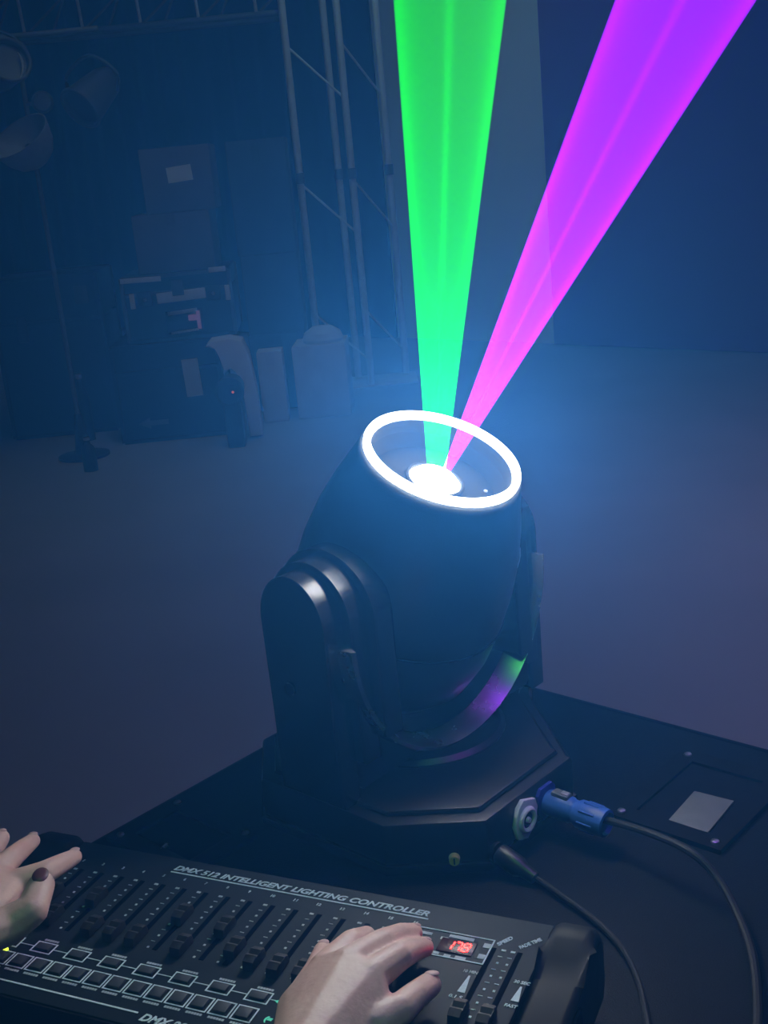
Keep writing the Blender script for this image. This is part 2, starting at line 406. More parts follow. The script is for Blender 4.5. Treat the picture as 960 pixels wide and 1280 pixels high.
# the tilting head
pod = obj('head_shell', lathe([(0.0660, 0.112), (0.0680, 0.1225), (0.0750, 0.1225), (0.0775, 0.1200), (0.0798, 0.113), (0.0838, 0.100), (0.0930, 0.072), (0.1010, 0.040), (0.1060, 0.005),
     (0.1075, -0.035), (0.1060, -0.070), (0.0985, -0.102), (0.0840, -0.122), (0.0600, -0.132), (0.0, -0.134)], 72), M_plastic, head, (0, 0, PZ), (TILT, 0, 0))
obj('recess_wall', lathe([(0.0660, 0.112), (0.0675, 0.1225), (0.0680, 0.1225), (0.0620, 0.097), (0.0570, 0.097), (0.0600, 0.101), (0.0660, 0.112)], 64), M_velvet, pod)
obj('recess_floor', lathe([(0.0, 0.095), (0.0618, 0.095), (0.0618, 0.0975), (0.026, 0.0985), (0.0, 0.0985)], 64), M_velvet, pod)
def torus(R, r, flat, z, n=96, k=14):
    bm = bmesh.new(); rings = []
    for i in range(n):
        a = 2 * PI * i / n
        rings.append([bm.verts.new(((R + r * math.cos(2 * PI * j / k)) * math.cos(a), (R + r * math.cos(2 * PI * j / k)) * math.sin(a), z + flat * math.sin(2 * PI * j / k))) for j in range(k)])
    for i in range(n):
        a, b = rings[i], rings[(i + 1) % n]
        for j in range(k): bm.faces.new((a[j], b[j], b[(j + 1) % k], a[(j + 1) % k]))
    return bm
ring = obj('led_ring', torus(0.0718, 0.0034, 0.0036, 0.1264, 72, 8), M_ring, pod); ring['label'] = 'glowing white ring light around the lens'
lens = obj('front_lens', lathe([(0.0, 0.108), (0.012, 0.1068), (0.020, 0.1035), (0.0250, 0.0985), (0.0, 0.0980)], 48), M_lens, pod); lens['label'] = 'blown-out bright lens'
obj('lens_bezel', torus(0.0270, 0.0022, 0.0022, 0.0995, 48, 8), M_velvet, pod)
for a in (2.3, 5.5):
    obj('recess_screw', lathe([(0.0022, 0), (0.0018, 0.0012), (0, 0.0014)], 10), M_steel, pod, (0.050 * math.cos(a), 0.050 * math.sin(a), 0.0977))
obj('shell_seam', torus(0.1076, 0.0012, 0.0012, -0.032, 96, 8), M_dish, pod)
lg = obj('maker_mark', text_mesh('BEAM', 0.0105, None, 0.1, 0.0002, 0.0003), M_printdim, pod)
bpy.data.objects.remove(lg)                                   # the photo's mark is not legible
for i in range(7):                                            # faint printed mark on the shell, illegible
    a = math.radians(-64 + i * 3.6)
    obj('printed_mark', box((0, 0, 0), (0.0038, 0.0006, 0.0030 if i % 2 else 0.0042)), M_printdim, pod, (0.1005 * math.cos(a), 0.1005 * math.sin(a), 0.0445), (0.24 * math.sin(a), -0.24 * math.cos(a), a + PI / 2))
# connectors on the base's right-hand face
fy = by0
sock = obj('power_outlet_socket', prism([(-0.013, -0.006), (-0.013, 0.009), (-0.008, 0.0155), (0.008, 0.0155), (0.013, 0.009), (0.013, -0.006), (0.006, -0.0155), (-0.006, -0.0155)], 0.0, -0.005, 'Y', 0.001), M_white, head, (-0.047, fy - 0.0005, 0.030), (0, 0.35, 0))
sock.scale = (1.2, 1.0, 1.2)
sock['label'] = 'pale socket'
sockr = obj('socket_collar', torus(0.0085, 0.0022, 0.003, 0.0, 28, 8), M_white, sock, (0, -0.0055, 0), (PI / 2, 0, 0))
obj('socket_well', cyl((0, -0.0048, 0), (0, -0.0058, 0), 0.0066, n=20), M_dish, sock)
obj('socket_pin', cyl((0, -0.005, 0), (0, -0.0085, 0), 0.0028, 0.002, n=12), M_white, sock)
obj('power_inlet_flange', prism([(-0.014, -0.008), (-0.014, 0.011), (-0.009, 0.0165), (0.009, 0.0165), (0.014, 0.011), (0.014, -0.008), (0.007, -0.0165), (-0.007, -0.0165)], 0.0, -0.004, 'Y', 0.001), M_bluedk, head, (-0.012, fy - 0.0005, 0.031))
kn = obj('fuse_cap', cyl((0, 0, 0), (0, -0.006, 0), 0.0052, 0.0046, 16), M_orange, head, (-0.118, -0.131, 0.018), (0, 0, -0.9)); kn['label'] = 'small amber cap'
obj('cap_slot', box((0, -0.0063, 0), (0.0012, 0.001, 0.006)), M_dish, kn)
obj('signal_socket', cyl((-0.090, fy + 0.001, 0.018), (-0.090, fy - 0.004, 0.018), 0.0095, n=24), M_plastic, head)

# ------------------------------------------------------------------ power lead and signal lead
HO = EP(HS, HR, T)
def HL(x, y, z): return HO + x * E1 - y * E2 + Vector((0, 0, z))
pl = thing('power_cable', 'black power cable with blue locking plug in the light base', 'cable', HL(-0.012, fy - 0.005, 0), ANG)
def rel(p): return p - pl.location
pb = obj('plug_body', lathe([(0.0, 0.0), (0.0115, 0.0), (0.0125, 0.003), (0.0125, 0.024), (0.0108, 0.027), (0.0108, 0.031), (0.0132, 0.035), (0.0136, 0.056), (0.0128, 0.063), (0.0105, 0.064), (0.0095, 0.060), (0.0, 0.060)], 28), M_blue, pl, (0, 0, 0.031), (PI / 2 + 0.04, 0, 0))
pb['label'] = 'blue locking plug'
obj('plug_latch', box((0, 0.0125, 0.015), (0.010, 0.005, 0.018), 0.0015), M_dark_alu, pb)
obj('latch_tip', box((0, 0.0152, 0.019), (0.006, 0.002, 0.008), 0.0008), M_alu, pb)
for i in range(8):
    a = 2 * PI * i / 8
    obj('grip_rib', box((0.0134 * math.cos(a), 0.0134 * math.sin(a), 0.047), (0.002, 0.002, 0.016), 0.0006, 1, Matrix.Rotation(a, 3, 'Z')), M_blue, pb)
cp = [EP(0.811, -0.530, T + 0.031), EP(0.811, -0.51, T + 0.033), EP(0.805, -0.470, T + 0.038), EP(0.796, -0.432, T + 0.040), EP(0.790, -0.404, T + 0.028), EP(0.768, -0.374, T + 0.014), EP(0.735, -0.347, T + 0.006),
      EP(0.671, -0.314, T + 0.0055), EP(0.58, -0.278, T + 0.0055), EP(0.45, -0.24, T + 0.0055), EP(0.30, -0.22, T + 0.0055), EP(0.215, -0.215, T + 0.006), EP(0.196, -0.213, T - 0.03), EP(0.195, -0.212, T - 0.35), EP(0.19, -0.21, 0.10), EP(0.15, -0.21, 0.006), EP(0.0, -0.25, 0.006)]
path = smooth_path(cp, 8)
def drop(path, zmin): return [Vector((p.x, p.y, max(p.z, zmin))) if p.z > T - 0.004 else p for p in path]
Minv = Matrix.Rotation(-ANG, 4, 'Z')
obj('cord', tube([Minv @ (p - pl.location) for p in drop(path, T + 0.0052)], 0.0036, 10), M_rubber, pl)
dm = thing('signal_cable', 'thin black signal cable curving from the light base past the controller', 'cable', HL(-0.090, fy - 0.0045, 0), ANG)
obj('plug_sleeve', lathe([(0.0, 0.0), (0.0085, 0.0), (0.0095, 0.002), (0.0095, 0.022), (0.0070, 0.027), (0.0055, 0.040), (0.0, 0.040)], 20), M_plastic, dm, (0, 0, 0.018), (PI / 2 + 0.30, 0, 0))
dp = [EP(0.733, -0.552, T + 0.0075), EP(0.733, -0.540, T + 0.005), EP(0.726, -0.517, T + 0.005), EP(0.711, -0.468, T + 0.004), EP(0.688, -0.429, T + 0.004), EP(0.651, -0.394, T + 0.004), EP(0.60, -0.362, T + 0.004), EP(0.50, -0.33, T + 0.004), EP(0.35, -0.31, T + 0.004), EP(0.215, -0.30, T + 0.004),
      EP(0.198, -0.30, T - 0.03), EP(0.197, -0.30, T - 0.4), EP(0.19, -0.30, 0.08), EP(0.14, -0.30, 0.005), EP(-0.1, -0.35, 0.005)]
obj('cord', tube([Minv @ (p - dm.location) for p in drop(smooth_path(dp, 8), T + 0.0038)], 0.0027, 10), M_rubber, dm)

# ------------------------------------------------------------------ beams in the haze, their glow put in as volume emission
def beam(name, label, off, k1, r0, k, length, col, S, core, core_off):
    ax = (Matrix.Rotation(ANG, 3, 'Z') @ Matrix.Rotation(TILT, 3, 'X'))
    a = ax @ Vector((0, 0, 1)); e = ax @ Vector((1, 0, 0))
    A = HL(0, 0, PZ) + a * 0.1045 + e * off
    d = (a + k1 * e).normalized()
    q = d.to_track_quat('Z', 'Y')
    n = 64
    prof = [(0.0, 0.0), (r0, 0.0)] + [(r0 + k * length * t, length * t) for t in (0.02, 0.05, 0.1, 0.2, 0.4, 0.7, 1.0)] + [(0.0, length)]
    m = bpy.data.materials.new(name + '_glow'); m.use_nodes = True
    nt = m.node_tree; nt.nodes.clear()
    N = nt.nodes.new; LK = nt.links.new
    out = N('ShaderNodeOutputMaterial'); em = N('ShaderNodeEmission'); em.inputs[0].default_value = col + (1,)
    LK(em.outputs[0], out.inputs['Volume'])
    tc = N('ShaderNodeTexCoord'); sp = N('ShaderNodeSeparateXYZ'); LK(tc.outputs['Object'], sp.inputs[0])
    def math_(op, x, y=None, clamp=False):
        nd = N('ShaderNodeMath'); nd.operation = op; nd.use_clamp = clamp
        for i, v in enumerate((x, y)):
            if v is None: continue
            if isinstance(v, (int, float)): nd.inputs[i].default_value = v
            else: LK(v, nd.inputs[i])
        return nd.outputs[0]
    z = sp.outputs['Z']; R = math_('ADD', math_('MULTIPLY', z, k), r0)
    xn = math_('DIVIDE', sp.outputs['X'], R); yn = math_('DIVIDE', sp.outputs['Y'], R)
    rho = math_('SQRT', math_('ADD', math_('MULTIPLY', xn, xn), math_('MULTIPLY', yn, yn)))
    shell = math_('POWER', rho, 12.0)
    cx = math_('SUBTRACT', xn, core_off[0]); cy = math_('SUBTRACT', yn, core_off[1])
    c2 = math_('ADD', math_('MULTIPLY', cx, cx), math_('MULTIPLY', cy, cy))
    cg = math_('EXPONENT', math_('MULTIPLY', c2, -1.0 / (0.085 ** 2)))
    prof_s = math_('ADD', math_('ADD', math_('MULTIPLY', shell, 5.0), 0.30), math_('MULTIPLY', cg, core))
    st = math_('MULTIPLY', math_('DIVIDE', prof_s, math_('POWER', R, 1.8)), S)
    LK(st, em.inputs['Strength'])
    m.cycles.volume_step_rate = 0.3
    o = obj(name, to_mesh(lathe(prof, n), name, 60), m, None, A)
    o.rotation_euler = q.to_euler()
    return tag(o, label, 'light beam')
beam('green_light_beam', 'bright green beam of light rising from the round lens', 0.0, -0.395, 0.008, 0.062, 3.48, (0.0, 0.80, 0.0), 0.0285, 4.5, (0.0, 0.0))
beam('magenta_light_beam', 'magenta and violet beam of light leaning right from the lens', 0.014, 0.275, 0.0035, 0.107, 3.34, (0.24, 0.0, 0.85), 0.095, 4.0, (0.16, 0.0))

# ------------------------------------------------------------------ lighting controller
CU = Vector((0.90610647, -0.42304971, 0)); CV = Vector((0.42304971, 0.90610647, 0))
CO = Vector((-0.281246, 0.901367, 0))
U0, V0 = 0.19, -0.066
FZ = 0.070
ctl = thing('lighting_controller', 'black lighting control desk with rows of faders and buttons', 'controller', CO + U0 * CU + V0 * CV + Vector((0, 0, T)), math.atan2(CU.y, CU.x))
def K(u, v, z=FZ): return (u - U0, v - V0, z)
UL, UR_, VB, VT = -0.020, 0.404, -0.160, 0.026
obj('chassis', prism([(VB - V0 + 0.004, 0.010), (VT - V0 - 0.002, 0.010), (VT - V0 - 0.002, FZ - 0.004), (VB - V0 + 0.004, FZ - 0.004)], UL - U0, UR_ - U0, 'X', 0.002), M_ctlbody, ctl)
obj('face_panel', box(K((UL + UR_) / 2, (VB + VT) / 2, FZ - 0.002), (UR_ - UL, VT - VB, 0.004), 0.0012), M_panel, ctl)
obj('front_lip', prism([(VB - V0 - 0.018, 0.014), (VB - V0 + 0.006, 0.012), (VB - V0 + 0.006, FZ - 0.003), (VB - V0 - 0.002, FZ - 0.001), (VB - V0 - 0.018, FZ - 0.022)], UL - U0, UR_ - U0, 'X', 0.003), M_ctlbody, ctl)
for u in (UL + 0.03, UR_ - 0.03):
    for v in (VB + 0.02, VT - 0.02):
        obj('rubber_foot', cyl(K(u, v, 0.0), K(u, v, 0.011), 0.008, n=14), M_rubber, ctl)
def cheek(u0, u1):
    """moulded end cheek with a raised hump at the back"""
    v = lambda q: q - V0
    pts = [(v(-0.172), 0.012), (v(0.026), 0.012), (v(0.034), 0.030), (v(0.033), 0.062), (v(0.026), 0.074), (v(0.014), 0.078), (v(0.004), 0.077), (v(-0.008), 0.070), (v(-0.030), 0.066),
           (v(-0.150), 0.062), (v(-0.168), 0.050), (v(-0.176), 0.030)]
    return obj('end_cheek', prism(pts, u0 - U0, u1 - U0, 'X', 0.009, 4), M_ctlbody, ctl)
lc = cheek(-0.064, -0.0185); rc = cheek(0.4035, 0.440)
obj('grip_notch', box(K(0.4405, -0.052, 0.055), (0.004, 0.018, 0.014), 0.0015), M_slot, rc)
obj('cheek_step', box(K(0.4400, -0.078, 0.060), (0.010, 0.030, 0.008), 0.003), M_ctlbody, rc)
# printed title, rules and model number
PZt = FZ + 0.0003
def put_text(name, s, u, v, h, width, shear=0.25, bold=0.0, m=M_print, rot=0.0):
    return obj(name, text_mesh(s, h * 1.38, width, shear, bold, 0.0003), m, ctl, K(u, v, PZt), (0, 0, rot))
put_text('title_lettering', 'DMX 512 INTELLIGENT LIGHTING CONTROLLER', 0.0835, 0.0095, 0.0062, 0.227, 0.28, 0.00022)
obj('title_rule', box(K(0.1975, 0.0064, PZt), (0.229, 0.0013, 0.0003)), M_print, ctl)
obj('lower_rule', box(K(0.0755, -0.1480, PZt), (0.163, 0.0014, 0.0003)), M_print, ctl)
put_text('model_lettering', 'DMX-200', 0.1615, -0.1540, 0.0070, 0.041, 0.28, 0.0003)
obj('lower_rule', box(K(0.298, -0.1480, PZt), (0.185, 0.0014, 0.0003)), M_print, ctl)
# faders
PITCH = 0.0203
slot_me = to_mesh(box((0, 0, 0), (0.0040, 0.074, 0.0006)), 'slot')
slot_me.materials.append(M_slot)
def knob_mesh():
    bm = bmesh.new()
    pts = [(-0.0105, 0.0), (0.0105, 0.0), (0.0090, 0.0068), (0.0035, 0.0088), (0.0, 0.0068), (-0.0035, 0.0088), (-0.0090, 0.0068)]
    return to_mesh(prism(pts, -0.0046, 0.0046, 'X', 0.0010, 2), 'knob', 35)
knob_me = knob_mesh(); knob_me.materials.append(M_knob)
line_me = to_mesh(box((0, 0, 0), (0.0080, 0.0007, 0.0005)), 'knob_line'); line_me.materials.append(M_printdim)
kpos = [-0.050, -0.076, -0.046, -0.079, -0.079, -0.079, -0.046, -0.079, -0.050, -0.070, -0.077, -0.079, -0.079, -0.079, -0.079, -0.079]
def fader(u, vk, marks_u, right=False, vlen=0.0):
    sl = obj('fader_slot', slot_me, None, ctl, K(u, -0.0485, FZ + 0.0001))
    kn = obj('fader_knob', knob_me, None, ctl, K(u, vk, FZ + 0.0008))
    bm = bmesh.new()
    for i in range(6):
        v = -0.0125 - i * 0.0143
        add_box(bm, (marks_u - u, v + 0.0485, 0.0002), (0.0034 if i == 0 else 0.0017, 0.0019, 0.0003))
        if 0 < i < 6 and i < 5: pass
        if i < 5: add_box(bm, (marks_u - u - 0.0004, v + 0.0485 - 0.0071, 0.0002), (0.0034, 0.0006, 0.0003))
    stuff(obj('scale_mark', bm, M_printdim if not right else M_print, sl))
for i in range(16):
    u = 0.0065 + PITCH * i
    fader(u, kpos[i], PITCH * i)
    put_text('channel_number', str(i + 1), PITCH * i - 0.0016, -0.0016, 0.0030, 0.0018 if i < 9 else 0.0036, 0.1, 0.0001, M_print if i > 7 else M_printdim)
for u, mu, vk in ((0.3700, 0.3775, -0.086), (0.3895, 0.3845, -0.086)):
    fader(u, vk, mu, True)
# push buttons in their printed boxes
def button(u, v, w, h, lab_v, name):
    b = obj(name, btn_me[(w, h)], None, ctl, K(u, v, FZ))
    f = obj('printed_box', frm_me[(w, h)], None, b, (0, 0, 0.0002))
    obj('printed_caption', cap_me, None, b, (0.001, lab_v, 0.0002))
btn_me, frm_me = {}, {}
for w, h in ((0.0185, 0.0120), (0.0162, 0.0148)):
    btn_me[(w, h)] = to_mesh(box((0, 0, 0.0010), (w - 0.0058, h - 0.0046, 0.0026), 0.0010, 2), 'button', 35); btn_me[(w, h)].materials.append(M_button)
    frm_me[(w, h)] = to_mesh(rect_frame(-w / 2, -h / 2, w / 2, h / 2, 0.0010, -0.0001, 0.0002), 'frame'); frm_me[(w, h)].materials.append(M_print)
bm = bmesh.new()
for i in range(6): add_box(bm, (-0.0056 + i * 0.0022, 0, 0), (0.0017, 0.0020, 0.0003))
cap_me = to_mesh(bm, 'caption'); cap_me.materials.append(M_printdim)
for i in range(8):
    u = 0.0437 + 0.0311 * (i - 1)
    button(u, -0.1082, 0.0185, 0.0120, 0.0085, 'chase_button')
    if i < 7: obj('connecting_rule', box(K(u + 0.01555, -0.1085, PZt), (0.0126, 0.0007, 0.0003)), M_print, ctl)
for i in range(14):
    button(0.0358 + 0.0176 * (i - 2), -0.1265, 0.0162, 0.0148, -0.0102, 'scene_button')
obj('connecting_rule', box(K(0.2415, -0.1085, PZt), (0.006, 0.0007, 0.0003)), M_print, ctl)
obj('arrow_mark', prism([(0, 0), (0.0035, 0.002), (0.0035, -0.002)], 0, 0.0003, 'Z'), M_teal, ctl, K(0.2435, -0.1090, PZt))
obj('page_mark', text_mesh('(=', 0.006, None, 0.1, 0.0003), M_teal, ctl, K(0.2455, -0.1285, PZt))
obj('indicator_led', lathe([(0.0020, 0), (0.0020, 0.0014), (0.0012, 0.0024), (0, 0.0027)], 14), M_led, ctl, K(0.0162, -0.1190, FZ))['label'] = 'small yellow-green indicator light'
# display block
obj('display_border', rect_frame(0, 0, 0.0640, 0.0285, 0.0011, 0, 0.0003), M_print, ctl, K(0.3045, -0.0318, PZt))
dw = obj('display_window', box((0, 0, 0), (0.0270, 0.0150, 0.0012), 0.0004), M_redoff, ctl, K(0.3440, -0.0185, FZ + 0.0004))
def seg_digit(ch, x):
    on = {'1': 'bc', '7': 'abc', '8': 'abcdefg'}[ch]
    w, h, t = 0.0046, 0.0088, 0.0010
    pos = {'a': (0, h / 2, 1), 'b': (w / 2, h / 4, 0), 'c': (w / 2, -h / 4, 0), 'd': (0, -h / 2, 1), 'e': (-w / 2, -h / 4, 0), 'f': (-w / 2, h / 4, 0), 'g': (0, 0, 1)}
    bm = bmesh.new()
    for s in on:
        px, py, hz = pos[s]
        add_box(bm, (px + 0.14 * py, py, 0), (w - t if hz else t, t if hz else h / 2 - t, 0.0004))
    obj('display_digit', bm, M_red, dw, (x, 0, 0.0009))
for ch, x in zip('178', (-0.0052, 0.0008, 0.0072)): seg_digit(ch, x)
for x, y, w, h in ((0.0395, -0.0055, 0.019, 0.0035), (0.0275, -0.0095, 0.006, 0.0028), (0.0600, -0.0090, 0.0052, 0.0050), (0.0600, -0.0215, 0.0052, 0.0050), (0.0270, -0.0265, 0.005, 0.0026), (0.036, -0.0275, 0.005, 0.0026), (0.046, -0.0272, 0.008, 0.0030), (0.0120, -0.0075, 0.010, 0.0030)):
    obj('display_caption', box(K(0.3045 + x, -0.0035 + y + 0.0015, PZt), (w, h, 0.0003)), M_printdim, ctl)
# speed and fade-time scales
for u, v0, v1 in ((0.3634, -0.0632, -0.0455), (0.4010, -0.0612, -0.0460)):
    um = u - 0.0
    obj('scale_wedge', prism([(-0.0028 + um - U0, v0 - V0), (0.0028 + um - U0, v0 - V0), (0.0006 + um - U0, v1 - V0), (-0.0006 + um - U0, v1 - V0)], PZt, PZt + 0.0003, 'Z'), M_print, ctl)
put_text('scale_lettering', '10 MIN', 0.3575, -0.0425, 0.0030, 0.0105, 0.1, 0.0001, M_printdim)
put_text('scale_lettering', '0.1 S', 0.3565, -0.0695, 0.0030, 0.0095, 0.1, 0.0001, M_print)
put_text('scale_lettering', '30 SEC', 0.3945, -0.0430, 0.0030, 0.0115, 0.1, 0.0001, M_print)
put_text('scale_lettering', 'FAST', 0.3955, -0.0675, 0.0030, 0.0090, 0.1, 0.0001, M_print)
put_text('fader_lettering', 'SPEED', 0.3725, -0.0085, 0.0034, 0.0135, 0.1, 0.00018, M_print, 0.95)
put_text('fader_lettering', 'FADE TIME', 0.3885, -0.0075, 0.0034, 0.0185, 0.1, 0.00018, M_print, 0.85)

# ------------------------------------------------------------------ hands
def hull_of(spheres, sub=2):
    bm = bmesh.new()
    for p, r in spheres:
        bmesh.ops.create_icosphere(bm, subdivisions=sub, radius=r, matrix=Matrix.Translation(p))
    res = bmesh.ops.convex_hull(bm, input=bm.verts[:])
    dead = {g for g in res['geom_interior'] if isinstance(g, bmesh.types.BMVert)} | {v for v in bm.verts if not v.link_faces}
    bmesh.ops.delete(bm, geom=list(dead), context='VERTS')
    bmesh.ops.recalc_face_normals(bm, faces=bm.faces[:])
    return bm
def hand(label, chains, hulls, nails, sleeve, origin):
    allv, allf = [], []
    def take(bm):
        bm.verts.index_update(); off = len(allv)
        allv.extend([tuple(v.co) for v in bm.verts]); allf.extend([[off + v.index for v in f.verts] for f in bm.faces]); bm.free()
    for ch in chains:
        for (p0, r0), (p1, r1) in zip(ch, ch[1:]): take(hull_of([(Vector(p0), r0), (Vector(p1), r1)]))
    for h in hulls: take(hull_of([(Vector(p), r) for p, r in h]))
    me = bpy.data.meshes.new('hand'); me.from_pydata([tuple(Vector(v) - Vector(origin)) for v in allv], [], allf); me.update()
    tmp = bpy.data.objects.new('tmp', me); COL.objects.link(tmp)
    rm = tmp.modifiers.new('r', 'REMESH'); rm.mode = 'VOXEL'; rm.voxel_size = 0.0015; rm.use_smooth_shade = True
    sm = tmp.modifiers.new('s', 'SMOOTH'); sm.factor = 0.5; sm.iterations = 7
    bpy.context.view_layer.update()
    out = bpy.data.meshes.new_from_object(tmp.evaluated_get(bpy.context.evaluated_depsgraph_get()))
    bpy.data.objects.remove(tmp); bpy.data.meshes.remove(me)
    out.materials.clear(); out.materials.append(M_skin)
    for p in out.polygons: p.use_smooth = True
    o = obj('hand', out, None, None, origin); tag(o, label, 'hand')
    for nail in nails:
        p, d, nrm, w, l = nail[:5]                      # fingertip nail plates
        z = Vector(nrm).normalized(); y = Vector(d); y = (y - y.dot(z) * z).normalized(); x = y.cross(z)
        mt = Matrix((x, y, z)).transposed().to_4x4(); mt.translation = Vector(p) - Vector(origin) - z * 0.0007
        bm = lathe([(0.0, 0.0011), (0.6, 0.0008), (0.9, 0.0001), (1.0, -0.0008), (0.0, -0.0010)], 16, w / 2, l / 2)
        nm = to_mesh(bm, 'nail', 60); nm.materials.append(nail[5] if len(nail) > 5 else M_nail)
        n_ = obj('finger_nail', nm, None, o); n_.matrix_local = mt
    pts, rad = sleeve
    bm = tube([Vector(p) - Vector(origin) for p in smooth_path(pts, 4)], rad, 20)
    obj('sleeve', to_mesh(bm, 'sleeve', 60), M_sleeve, o)
    return o
R = dict(wrist=(-0.0800, 0.5850, 1.045), heel=(-0.0667, 0.6163, 1.040), palmL=(-0.0847, 0.6451, 1.035), palmR=(-0.0388, 0.6292, 1.035), kA=(-0.0675, 0.6707, 1.043), kB=(-0.0525, 0.6642, 1.050), kC=(-0.0373, 0.6527, 1.048),
         t0=(-0.0732, 0.6842, 1.032), t1=(-0.0713, 0.7193, 1.022), A1=(-0.0493, 0.7013, 1.040), A2=(-0.0406, 0.7290, 1.024), B1=(-0.0285, 0.6955, 1.042), B2=(-0.0167, 0.7208, 1.028), B3=(-0.0073, 0.7428, 1.013),
         C1=(-0.0183, 0.6787, 1.042), C2=(-0.0086, 0.7037, 1.028), C3=(-0.0008, 0.7254, 1.013), D0=(-0.0347, 0.6240, 1.036), D1=(-0.0200, 0.6345, 1.036), D2=(-0.0100, 0.6535, 1.030), D3=(0.0004, 0.6785, 1.018))
hand('bare hand pressing keys beside the red digits', [
    [(R['palmL'], .013), (R['t0'], .010), (R['t1'], .0072)],
    [(R['heel'], .016), (R['kA'], .0115), (R['A1'], .0092), (R['A2'], .0074)],
    [(R['heel'], .016), (R['kB'], .0118), (R['B1'], .0096), (R['B2'], .0086), (R['B3'], .0072)],
    [(R['palmR'], .015), (R['kC'], .0118), (R['C1'], .0098), (R['C2'], .0088), (R['C3'], .0074)],
    [(R['heel'], .016), (R['D0'], .013), (R['D1'], .0105), (R['D2'], .0094), (R['D3'], .0086)],
    [(R['wrist'], .022), (R['heel'], .019)], [(R['wrist'], .022), ((-0.130, 0.480, 1.030), .026)]],
    [[(R['wrist'], .020), (R['heel'], .016), (R['palmL'], .014), (R['kA'], .0105), (R['kB'], .011), (R['kC'], .011), (R['palmR'], .014)]],
    [((-0.0058, 0.7452, 1.0192), (0.3, 0.8, -0.5), (0.1, 0.5, 0.85), .009, .011), ((0.0008, 0.7278, 1.0194), (0.3, 0.8, -0.5), (0.15, 0.5, 0.85), .009, .011),
     ((0.0030, 0.6822, 1.0256), (0.4, 0.8, -0.4), (0.1, 0.45, 0.88), .010, .012), ((-0.0706, 0.7225, 1.0284), (0.1, 0.9, -0.3), (0.0, 0.3, 0.95), .008, .009)],
    ([(-0.112, 0.515, 1.035), (-0.16, 0.42, 1.02), (-0.23, 0.28, 1.0), (-0.28, 0.12, 1.02)], [.034] * 4 + [.038] * 4 + [.043] * 4 + [.045]), R['wrist'])
L = dict(wrist=(-0.3394, 0.6994, 1.050), heel=(-0.3155, 0.7360, 1.048), palmA=(-0.3173, 0.7904, 1.045), palmB=(-0.3378, 0.7915, 1.050), kI=(-0.3072, 0.8043, 1.045), kM=(-0.3235, 0.8133, 1.050), kR=(-0.3405, 0.8204, 1.050), kP=(-0.358, 0.818, 1.046),
         I1=(-0.2857, 0.8112, 1.048), I2=(-0.2784, 0.8312, 1.042), I3=(-0.2738, 0.8530, 1.034), M1=(-0.3159, 0.8275, 1.052), M2=(-0.3126, 0.8480, 1.048), M3=(-0.3104, 0.8701, 1.042),
         G1=(-0.3354, 0.8387, 1.052), G2=(-0.3342, 0.8555, 1.050), G3=(-0.3353, 0.8727, 1.046), T0=(-0.2965, 0.7500, 1.046), T1=(-0.2803, 0.7566, 1.052), T2=(-0.2779, 0.7791, 1.058))
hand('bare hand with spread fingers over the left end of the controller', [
    [(L['palmA'], .013), (L['kI'], .0115), (L['I1'], .0094), (L['I2'], .0082), (L['I3'], .0066)],
    [(L['palmA'], .013), (L['kM'], .0115), (L['M1'], .0092), (L['M2'], .0080), (L['M3'], .0064)],
    [(L['palmB'], .013), (L['kR'], .0112), (L['G1'], .0088), (L['G2'], .0078), (L['G3'], .0064)],
    [(L['palmB'], .012), (L['kP'], .0100), ((-0.360, 0.838, 1.046), .0080), ((-0.361, 0.855, 1.042), .0060)],
    [(L['heel'], .016), (L['T0'], .0145), (L['T1'], .0120), (L['T2'], .0102)],
    [(L['wrist'], .022), (L['heel'], .017)], [(L['wrist'], .022), ((-0.405, 0.600, 1.040), .027)]],
    [[(L['wrist'], .020), (L['heel'], .015), (L['palmA'], .012), (L['palmB'], .012), (L['kI'], .010), (L['kM'], .0105), (L['kR'], .0105), (L['kP'], .010)]],
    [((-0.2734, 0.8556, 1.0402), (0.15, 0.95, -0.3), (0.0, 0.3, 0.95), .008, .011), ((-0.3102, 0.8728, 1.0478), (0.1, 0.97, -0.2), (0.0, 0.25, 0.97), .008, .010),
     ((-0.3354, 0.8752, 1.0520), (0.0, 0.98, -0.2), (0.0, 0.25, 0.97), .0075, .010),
     ((-0.2766, 0.7775, 1.0686), (0.10, 0.95, 0.10), (0.15, -0.22, 0.95), .0120, .0150, mat('dark_reddish_oval', (0.10, 0.030, 0.030), 0.4, var=0.08, scale=200))],  # last entry: dark reddish oval on the thumb tip
    ([(-0.392, 0.620, 1.042), (-0.43, 0.55, 1.03), (-0.50, 0.42, 1.0), (-0.56, 0.25, 1.02)], [.036] * 4 + [.040] * 4 + [.044] * 4 + [.046]), L['wrist'])

